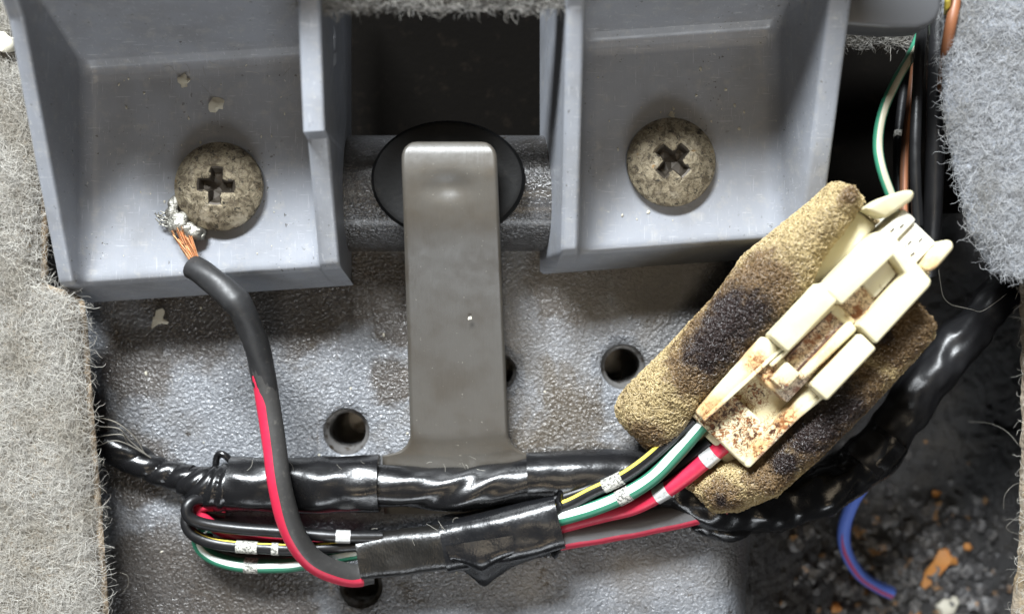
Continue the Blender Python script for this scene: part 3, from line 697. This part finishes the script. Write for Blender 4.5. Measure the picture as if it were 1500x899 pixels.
obj('tape_layer', *flat(bp, [31, 33, 33, 35, 37, 37], [2.6, 2.7, 3.0, 3.5, 3.6, 3.4], 0), MAT['tape_leather'], T)
obj('tape_layer', *flat([(652, 800, 6.2), (700, 791, 6.5), (750, 781, 6.8), (790, 770, 7.1), (820, 763, 7.2)], [36, 36, 38, 38, 37], [3.3, 3.7, 4.0, 4.0, 3.7], .22, seed=5), MAT['tape_smooth'], T)
fo = spline(np.array([P(x, y, zz) for x, y, zz in [(670, 830, 6.0), (690, 844, 4.8), (709, 859, 3.8), (724, 848, 3.8), (748, 832, 4.2), (778, 820, 4.8), (810, 811, 5.6)]]), .8)
fi_ = np.array([P(652+156*t, 799-24*t, 11.0) for t in np.linspace(0, 1, len(fo))])
n = len(fo); 
def flap_row(k):
    q = fi_*(1-k)+fo*k; q[:, 2] = fo[:, 2]+(fi_[:, 2]-fo[:, 2])*(1-smooth(.42, 1.0, k))+.25*np.array([nz(x*.3, y*.3, 4) for x, y, _ in q]); return q
rows = [flap_row(k) for k in np.linspace(0, 1, 9)]
Vt = np.vstack(rows); F = [(i*n+j, i*n+j+1, (i+1)*n+j+1, (i+1)*n+j) for i in range(8) for j in range(n-1)]
Vb = Vt-np.array([0, 0, .25]); F2 = [tuple(x+len(Vt) for x in f) for f in F]
rim = [(8*n+j, 8*n+j+1, len(Vt)+8*n+j+1, len(Vt)+8*n+j) for j in range(n-1)]
obj('tape_flap', np.vstack([Vt, Vb]), F+F2+rim, MAT['tape_smooth'], T)
obj('tape_crumple', *merge([lump(P(814+rng.normal(0, 4), 738+i*9, 8.6-i*.4), 1.3, (.6, 1.2, 1), .6, 2, i) for i in range(8)]+[lump(P(792, 811, 4.2), 1.3, (1.8, .4, .3), .6, 2, 9)]), MAT['tape'], T)
obj('sticky_residue', *merge([lump(P(514+i*5+rng.normal(0, 2), 838+rng.normal(0, 5), 4.6), 1.1, (1, 1, .5), .7, 2, i+30) for i in range(6)]), MAT['tape_dull'], T)

# ------------------------------------------------------------------ connector and foam
O_ = (1065, 650); DU = (.69, -.724); DN = (.724, .69)
TILT = lambda u: .026*u
def UV(u, v, h):
    z = 22+TILT(u); q = P(O_[0]+DU[0]*u+DN[0]*v, O_[1]+DU[1]*u+DN[1]*v, z); return np.array([q[0], q[1], h+TILT(u)])
def UVP(poly, h0, h1, bev=.35, seg=2, taper=0.0, hs=None):
    q = [UV(u, v, 0) for u, v in poly]; up = [p[2] for p in q]
    return prism([(p[0], p[1]) for p in q], [h0+t for t in up], 0, bev, seg, [(h1 if hs is None else hs[i])+t for i, t in enumerate(up)], taper)
def box(u0, u1, v0, v1, h0, h1, bev=.35, **k): return UVP([(u0, v0), (u1, v0), (u1, v1), (u0, v1)], h0, h1, bev, **k)

a = M('cream_nylon', (.58, .53, .355), .36, spec=.5); a.i('Subsurface Weight', .12); a.i('Subsurface Radius', (.002, .0015, .0008)); a.i('Subsurface Scale', .4)
def st(lst): return [(*UV(u, v, h), r) for u, v, h, r in lst]
a.mix(a.ramp(a.noise(.12, 4), .4, .75), (.52, .455, .28))
warm = a.near(st([(30, 40, 20, 5), (20, -45, 20, 6), (110, -20, 20, 6), (90, 40, 20, 6), (200, 0, 20, 7), (310, 58, 18, 6), (280, 0, 20, 5), (400, 40, 20, 3.5), (120, -60, 20, 5)]))
a.mix(a.math('MULTIPLY', a.ramp(a.math('MULTIPLY', warm, a.noise(.55, 5, .7)), .12, .42), .75), (.50, .30, .12))
rust = a.near(st([(15, -30, 18, 6.5), (45, -18, 18, 6), (30, 20, 18, 5), (70, 42, 20, 6), (85, -10, 17, 4), (118, -30, 21, 3.5), (112, 0, 23, 3.0), (160, -14, 20, 2.4), (200, -14, 20, 2.6), (235, -14, 20, 2.8), (285, 0, 20, 4.6), (120, -48, 20, 3.4), (40, 5, 18, 4), (140, 16, 22, 3), (300, 62, 18, 5), (25, 45, 20, 2.5), (340, 60, 18, 4)]))
v1 = a.noise(.85, 6, .72, dist=1.2)
v2 = a.noise(.55, 5, .68, dist=1.6)
a.mix(a.math('MULTIPLY', a.ramp(a.math('ABSOLUTE', a.math('SUBTRACT', v2, .5)), .028, .008), a.ramp(rust, .12, .4)), (.16, .055, .018))
a.mix(a.ramp(a.math('MULTIPLY', a.ramp(rust, 0, .6), v1), .50, .57), (.19, .07, .022)).mix(a.ramp(a.math('MULTIPLY', a.ramp(rust, .1, .8), a.noise(1.3, 5, .7, dist=.8)), .52, .57), (.05, .018, .010))
a.roughmap(a.noise(.4, 4), .28, .5); a.bump(a.noise(.4, 4), .1, .2).bump(v1, .1, .12); MAT['cream'] = a.m
a = M('rusted_cream', (.66, .54, .39), .5)
a.mix(a.ramp(a.math('ABSOLUTE', a.math('SUBTRACT', a.noise(.9, 4, .7, dist=1.0), .5)), .035, .012), (.045, .016, .010)).mix(a.ramp(a.noise(.4, 5, .7), .50, .60), (.20, .075, .026)).mix(a.ramp(a.noise(1.0, 4, .7), .57, .65), (.045, .018, .012)); a.bump(a.noise(1, 4), .2, .5); MAT['rusty'] = a.m
a = M('white_nylon', (.60, .58, .50), .4); a.mix(a.ramp(a.noise(.9, 5, .7, dist=1), .60, .68), (.26, .20, .14)); MAT['white'] = a.m
a = M('rust_crust', (.055, .022, .014), .55); a.mix(a.ramp(a.noise(1.0, 5, .7), .5, .62), (.22, .12, .06)).bump(a.noise(2, 4), .2, .6); MAT['crust'] = a.m
MAT['dark_slot'] = M('dark_slot', (.03, .022, .018), .6).m

cb = UV(190, 0, 8)
K = root('connector', 'cream two-piece wiring plug stained with rust, lying in burnt foam', 'connector', cb)
cream = MAT['cream']
hs = merge([UVP([(-4, -60), (62, -56), (62, 50), (-4, 54)], 9, 18.0, .4), box(58, 262, -58, 52, 9, 16.6, .4),
            UVP([(2, -62), (60, -66), (152, -70), (158, -38), (95, -42), (2, -45)], 9, 21, .5, hs=[19.6, 21, 21.5, 21.5, 21, 20]),
            UVP([(2, -49), (120, -43), (158, -40), (158, -36), (110, -38), (2, -44)], 15, 0, .2, hs=[20.6, 22, 22.4, 22.4, 22, 20.6]),
            box(155, 264, -67, -31, 9, 24.6, .55, seg=3), box(144, 250, 26, 59, 9, 24.0, .55, seg=3),
            UVP([(-3, 36), (150, 32), (150, 56), (100, 53), (-3, 50)], 9, 20, .4, hs=[18.6, 20.6, 20.6, 20.2, 18.6]),
            UVP([(-4, 44), (110, 44), (148, 50), (150, 60), (100, 55), (-4, 54)], 8, 20, .6, hs=[19.6, 20.4, 21, 21, 20.4, 19.6])])
obj('socket_housing', *hs, cream, K)
obj('latch_bed', *box(106, 262, -34, 24, 15, 21.0, .2), MAT['rusty'], K)
lv = merge([UVP([(112, -38), (140, -40), (150, -24), (150, 10), (118, 12), (106, 4), (102, -10), (104, -28)], 12.5, 21.2, .5, seg=3),
            box(112, 147, -21, 5, 19, 23.2, .3, seg=2), UVP([(126, -36), (256, -29), (256, -24), (126, -30)], 18, 22.6, .25),
            UVP([(140, 4), (254, 4), (252, 22), (142, 16)], 18, 23.0, .5, seg=3), box(246, 262, -24, 14, 18, 21.6, .4)])
obj('lock_lever', *lv, cream, K)
pf = UVP([(258, -57), (384, -52), (374, 46), (366, 50), (252, 52), (254, 15), (355, 13), (361, -19), (258, -23)], 9, 24.8, .5, 3)
obj('plug_housing', *pf, cream, K)
obj('rust_crust', *merge([box(149, 248, -24.5, -21.5, 17, 21.6, .15), box(149, 246, .5, 4.2, 17, 21.4, .15), box(242, 249, -24, 3, 17, 20.4, .15)]), MAT['crust'], K)
obj('window_bed', *box(262, 362, -26, 20, 14, 20.6, .1), MAT['rusty'], K)
obj('lock_tab', *UVP([(308, -18), (358, -16), (353, 10), (304, 11)], 18, 21.4, .4), MAT['white'], K)
obj('side_ledge', *UVP([(256, -74), (330, -86), (396, -90), (398, -50), (258, -52)], 8, 15, .6, 3, hs=[15, 15, 15.5, 16, 15.5]), cream, K)
obj('side_ledge', *UVP([(254, 48), (372, 44), (374, 58), (350, 64), (256, 60)], 8, 18, .6, 3), cream, K)
obj('terminal_block', *merge([box(376, 432, -24, 24, 8, 19.4, .4), box(376, 434, -47, -22, 8, 20.2, .4), box(372, 388, -47, 28, 8, 18.6, .3)]), MAT['white'], K)
for (u, v) in [(398, -38), (412, -32), (404, -5), (418, 4), (394, 10)]: obj('slot', *UVP([(u-4, v-1), (u+4, v-1), (u+4, v+1), (u-4, v+1)], 19, 20.35 if v < -22 else 19.52, .02), MAT['dark_slot'], K)
obj('locking_wing', *UVP([(392, -90), (420, -83), (448, -68), (457, -58), (449, -49), (402, -57)], 16, 23, .6, 3, hs=[21, 22, 22.6, 22.6, 22.2, 21]), cream, K)
obj('locking_wing', *UVP([(386, 30), (413, 24), (438, 26), (447, 35), (441, 46), (403, 48), (388, 43)], 13, 21, .6, 3), cream, K)
obj('wire_collar', *merge([box(-24, 0, -50, -12, 9, 13.5, .4), box(-20, 0, 8, 46, 9, 13.0, .4), box(-46, -6, -74, -52, 9, 15, .6), box(-12, 0, -20, 12, 9, 15.5, .4)]), cream, K)

# foam
a = M('cream_foam', (.36, .278, .14), .3, spec=.5)
brn = a.near(st([(150, -120, 20, 13), (60, -108, 20, 9), (105, -120, 20, 12), (200, -125, 20, 9), (160, -80, 20, 9), (110, 92, 18, 11), (165, 92, 18, 12), (318, 60, 18, 8), (20, 80, 18, 7), (300, 75, 18, 9), (345, 80, 18, 6), (405, -125, 22, 6), (-60, 60, 16, 5), (-70, -80, 16, 6)]))
blk = a.near(st([(135, -122, 20, 10.5), (85, -112, 20, 8.5), (172, -105, 20, 6.5), (118, 84, 18, 9), (160, 86, 18, 8.5), (90, 84, 18, 6), (-62, 62, 16, 2.6), (278, 62, 18, 3.4), (45, 88, 18, 5)]))
nn = a.noise(.5, 6, .75)
a.mix(a.ramp(a.noise(.1, 3), .4, .7), (.27, .205, .105))
a.mix(a.math('MULTIPLY', a.ramp(a.math('ADD', brn, a.math('MULTIPLY', a.math('SUBTRACT', nn, .5), 1.5)), .0, .5), .88), (.115, .068, .032))
a.mix(a.ramp(a.math('ADD', blk, a.math('MULTIPLY', a.math('SUBTRACT', nn, .5), 1.7)), .04, .80), (.020, .0125, .011)); MAT['foam'] = a.m; foam_nodes = a
def foam():
    us = np.r_[-84, -83, -80, -75, -68, np.linspace(-58, 395, 110), 402, 407, 410, 411.5]; L = []; m = 96
    for u in us:
        vl = np.interp(u, [-84, -40, 60, 150, 234, 364, 412], [-146, -152, -149, -150, -161, -143, -140])
        vr = np.interp(u, [-84, -60, 0, 80, 163, 250, 330, 352, 362], [74, 98, 122, 130, 132, 132, 130, 118, 60])
        il = np.interp(u, [-84, -30, 0, 150, 262, 300, 412], [-50, -52, -60, -64, -66, -80, -92])
        ir = np.interp(u, [-84, -30, 0, 150, 362], [20, 34, 52, 57, 48])
        hl = np.interp(u, [-84, 0, 200, 412], [17.5, 20, 21.5, 20]); hr = np.interp(u, [-84, 0, 200, 340, 352, 362], [16, 18.5, 19, 19, 16, 10.5])
        bt = np.interp(u, [-84, 0, 100, 412], [7.5, 7, 6, 6])
        vr = max(vr, ir+4)
        pts = [(vl+14, bt+.6), (vl, (hl+bt)/2), (vl+16, hl-1.6), ((vl+il)/2-8, hl), (il-14, hl-.9), (il, hl-4), (il+8, bt+3.2), (-10, bt+2.6), (ir-8, bt+3.0), (ir, hr-3.5), (ir+(vr-ir)*.3, hr-.4), (ir+(vr-ir)*.6, hr), (vr-(vr-ir)*.14, hr-1.8), (vr, (hr+bt)/2), (vr-(vr-ir)*.2, bt+.6), (0, bt)]
        p = np.array(pts+[pts[0]]); q = spline(np.hstack([p*[.11, 1], np.zeros((len(p), 1))]), .05)
        idx = np.linspace(0, len(q)-1, m, endpoint=False).astype(int); q = q[idx, :2]/[.11, 1]
        e = min((u+84)/26, (411.5-u)/16, 1); k = math.sqrt(max(0.0, 1-(1-e)**2)); k = .12+.88*k
        cv, ch = q[:, 0].mean(), q[:, 1].mean()
        hm = np.where(q[:, 0] < -20, (hl+bt)/2, (hr+bt)/2)
        vv = np.where(q[:, 0] < -55, -100+(q[:, 0]+100)*(.45+.55*k), q[:, 0]); vv = np.where(q[:, 0] > 40, 80+(q[:, 0]-80)*(.45+.55*k), vv)
        hh = hm+(q[:, 1]-hm)*k
        l = np.array([UV(u, v_, h_) for v_, h_ in zip(vv, hh)])
        L.append(l)
    V, F = loft(L)
    c0 = V.mean(0); d = np.array([.55*nz(*(v*.14))+.35*nz(*(v*.45))+.22*nz(*(v*1.3)) for v in V]); dirn = np.array([0, 0, 1.0])
    out = V-np.array([UV(190, 0, 14)])
    V = V+np.stack([.5*d, .5*d, d], 1)
    return V, F, len(us), m
FV, FF, nu_, nm_ = foam()
fr_ = root('foam_wrap', 'cream sponge foam with scorched black patches wrapped under the connector', 'foam', FV.mean(0)*[1, 1, 0]+[0, 0, FV[:, 2].min()])
core = MAT['foam'].copy(); core.name = 'shaded_foam_core'; bs = core.node_tree.nodes['Principled BSDF']
src = bs.inputs['Base Color'].links[0].from_socket; hv = core.node_tree.nodes.new('ShaderNodeHueSaturation'); hv.inputs['Value'].default_value = .62  # foam colour darkened: shade in the gaps between struts painted in
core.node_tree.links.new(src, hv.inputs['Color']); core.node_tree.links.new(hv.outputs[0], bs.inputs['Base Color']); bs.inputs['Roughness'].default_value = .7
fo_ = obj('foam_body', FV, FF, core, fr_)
G = FV.reshape(nu_, nm_, 3); N = 78000
me = fo_.data; wc = wloc(fr_)
tri_a, tri_b, tri_c = [], [], []
for i in range(nu_-1):
    A, B, C1, D1 = G[i], np.roll(G[i], -1, 0), np.roll(G[i+1], -1, 0), G[i+1]
    tri_a += [A, A]; tri_b += [B, C1]; tri_c += [C1, D1]
ta, tb_, tc = np.vstack(tri_a), np.vstack(tri_b), np.vstack(tri_c); cr = np.cross(tb_-ta, tc-ta); ar = np.linalg.norm(cr, axis=1)
nr = cr/(ar[:, None]+1e-12)
ci = ((nm_//2)); 
cen = np.repeat(G.mean(1), 1, 0)
# orient outward using the signed volume
if (ta*np.cross(tb_, tc)).sum() < 0: nr = -nr
ok = (nr[:, 2] > -.25); w = ar*ok; pick = rng.choice(len(w), N, p=w/w.sum()); r1, r2 = rng.random((N, 1)), rng.random((N, 1)); sw = (r1+r2) > 1
r1 = np.where(sw, 1-r1, r1); r2 = np.where(sw, 1-r2, r2); p = ta[pick]+(tb_[pick]-ta[pick])*r1+(tc[pick]-ta[pick])*r2; nn_ = nr[pick]
t1 = rng.normal(0, 1, (N, 3)); t1 -= (t1*nn_).sum(1)[:, None]*nn_; t1 /= np.linalg.norm(t1, axis=1)[:, None]; s1 = .42+.36*rng.random((N, 1)); h1 = .05+.42*rng.random((N, 1)); t2 = np.cross(nn_, t1)*rng.normal(0, .2, (N, 1))
PT = np.stack([p-nn_*.1, p+nn_*h1*.8+t1*s1*.35+t2, p+nn_*h1+t1*s1*.9+t2*1.2, p+nn_*(h1-.25)+t1*s1*1.5], 1)
fc = curves('cell_struts', PT, .046+.022*rng.random(N), MAT['foam'], fr_, taper=False); fc['kind'] = 'stuff'

# ------------------------------------------------------------------ grit, flakes, crumbs, lint
gp = []
for i in range(420):
    x, y = rng.normal(1330, 80), rng.normal(845, 60)
    if x < 1150 or x > 1480 or y < 690: continue
    r_ = .4+1.5*rng.random()**2
    gp.append(lump(G_(x, y, r_*.05), r_, (1, 1, .7), .4, 2, i))
for i in range(120):
    gp.append(lump(G_(rng.uniform(1140, 1480), rng.uniform(640, 910)), .25+.6*rng.random()**2, (1, 1, .7), .5, 1, i+600))
tag(obj('grit', *merge(gp), MAT['grit']), 'dark grit and gravel scattered over the footwell floor', 'grit', kind='stuff')
fp = [(1346, 855), (1352, 836), (1366, 820), (1374, 804), (1386, 801), (1390, 812), (1402, 816), (1402, 826), (1388, 824), (1376, 838), (1366, 852), (1352, 862)]
tag(obj('flake', *prism([G_(x, y)[:2] for x, y in fp], [G_(x, y, .2)[2] for x, y in fp], 0, .35, 2, [G_(x, y, 1.2)[2]+.5*math.sin(i*1.7) for i, (x, y) in enumerate(fp)]), MAT['orange']), 'bright orange torn flake lying in the footwell grit', 'flake')
tag(obj('chip', *lump(G_(1385, 885, .6), 2.0, (1.2, .8, .5), .35, 2, 5), MAT['chip']), 'pale cream chip on the grit below the orange flake', 'chip')
tag(obj('chip', *lump(G_(1380, 868, .4), 1.0, (.9, 1, .6), .35, 2, 15), MAT['chip']), 'small tan chip next to the pale cream chip', 'chip')
for (x, y, r_, lb) in [(1340, 895, 1.1, 'orange crumb at the bottom edge beside the pale chip'), (1370, 722, .9, 'small orange crumb on the bare mat above the grit'), (1222, 888, 1.3, 'ochre crumb on the grit left of the blue wire end'), (1417, 800, .9, 'tan crumb just right of the orange flake')]:
    tag(obj('crumb', *lump(G_(x, y, .3), r_, (1, .9, .6), .3, 2, x), MAT['orange']), lb, 'crumb', 'orange crumbs in the footwell')
# flakes on the left bracket and the plate
for (x, y, z, r_, s_, lb) in [(270, 121, 14.25, .95, 3, 'pale flake near the back of the left bracket floor'), (316, 153, 14.25, .95, 8, 'pale torn flake on the bracket floor above the soldered screw'), (688, 466, 13.0, .26, 4, 'tiny pale flake stuck on the grey strap'), (233, 467, .8, 1.3, 6, 'pale fuzzy crumb on the metal floor in front of the left bracket'), (984, 168, 14.3, .5, 12, 'pale crumb just above the right screw')]:
    tag(obj('flake', *lump(P(x, y, z), r_, (1, 1, .25), .7, 2, s_), MAT['chip']), lb, 'flake', 'pale flakes')
cp = []
for i in range(75):
    k = i % 3
    if k == 0: q = P(rng.uniform(150, 420), rng.uniform(95, 380), 14.05)
    elif k == 1: q = P(rng.uniform(870, 1110), rng.uniform(60, 330), 14.05)
    else: q = P(rng.uniform(180, 880), rng.uniform(440, 890), 0); q[2] = plate_z(q[0], q[1])+.05
    cp.append(lump(q, .10+.16*rng.random()**2, (1, 1.4, .7), .5, 1, i))
tag(obj('dust_crumbs', *merge(cp), MAT['chip'], smooth=False), 'fine pale crumbs sprinkled on brackets and floor', 'dust', kind='stuff')
lt = []
for i in range(40):
    k = i % 4
    if k == 0: q = P(rng.uniform(345, 780), rng.uniform(672, 690), 9.0)
    elif k == 1: q = P(rng.uniform(180, 880), rng.uniform(460, 640), .6)
    elif k == 2: q = P(rng.uniform(520, 830), rng.uniform(760, 800), 9.6)
    else: q = P(rng.uniform(150, 430), rng.uniform(90, 130), 14.6)
    a0 = rng.random()*6.28; om = rng.normal(0, .3); st_ = .10+.25*rng.random(); row = []
    for j in range(9): row.append(q.copy()); a0 += om/2; q = q+np.array([math.cos(a0), math.sin(a0), .08*rng.normal()])*st_
    lt.append(row)
for (pts) in [[(1375, 395, 20), (1385, 440, 16), (1420, 452, 12), (1440, 455, 10), (1475, 430, 14)], [(1418, 617, -8), (1450, 620, -4), (1475, 632, 0), (1495, 655, 4)], [(1470, 745, 5), (1472, 725, 6), (1485, 710, 6), (1502, 705, 6)], [(1500, 750, 5), (1480, 765, 6), (1475, 775, 6), (1500, 785, 5)], [(175, 838, 8), (186, 842, 8), (188, 855, 7), (178, 870, 6)]]:
    c = spline(PP(pts), .1); idx = np.linspace(0, len(c)-1, 9).astype(int); lt.append([c[i] for i in idx])
tag(curves('lint', np.array(lt), .022, MAT['lint']), 'stray pale lint fibres over tape, floor and bracket', 'lint', kind='stuff')
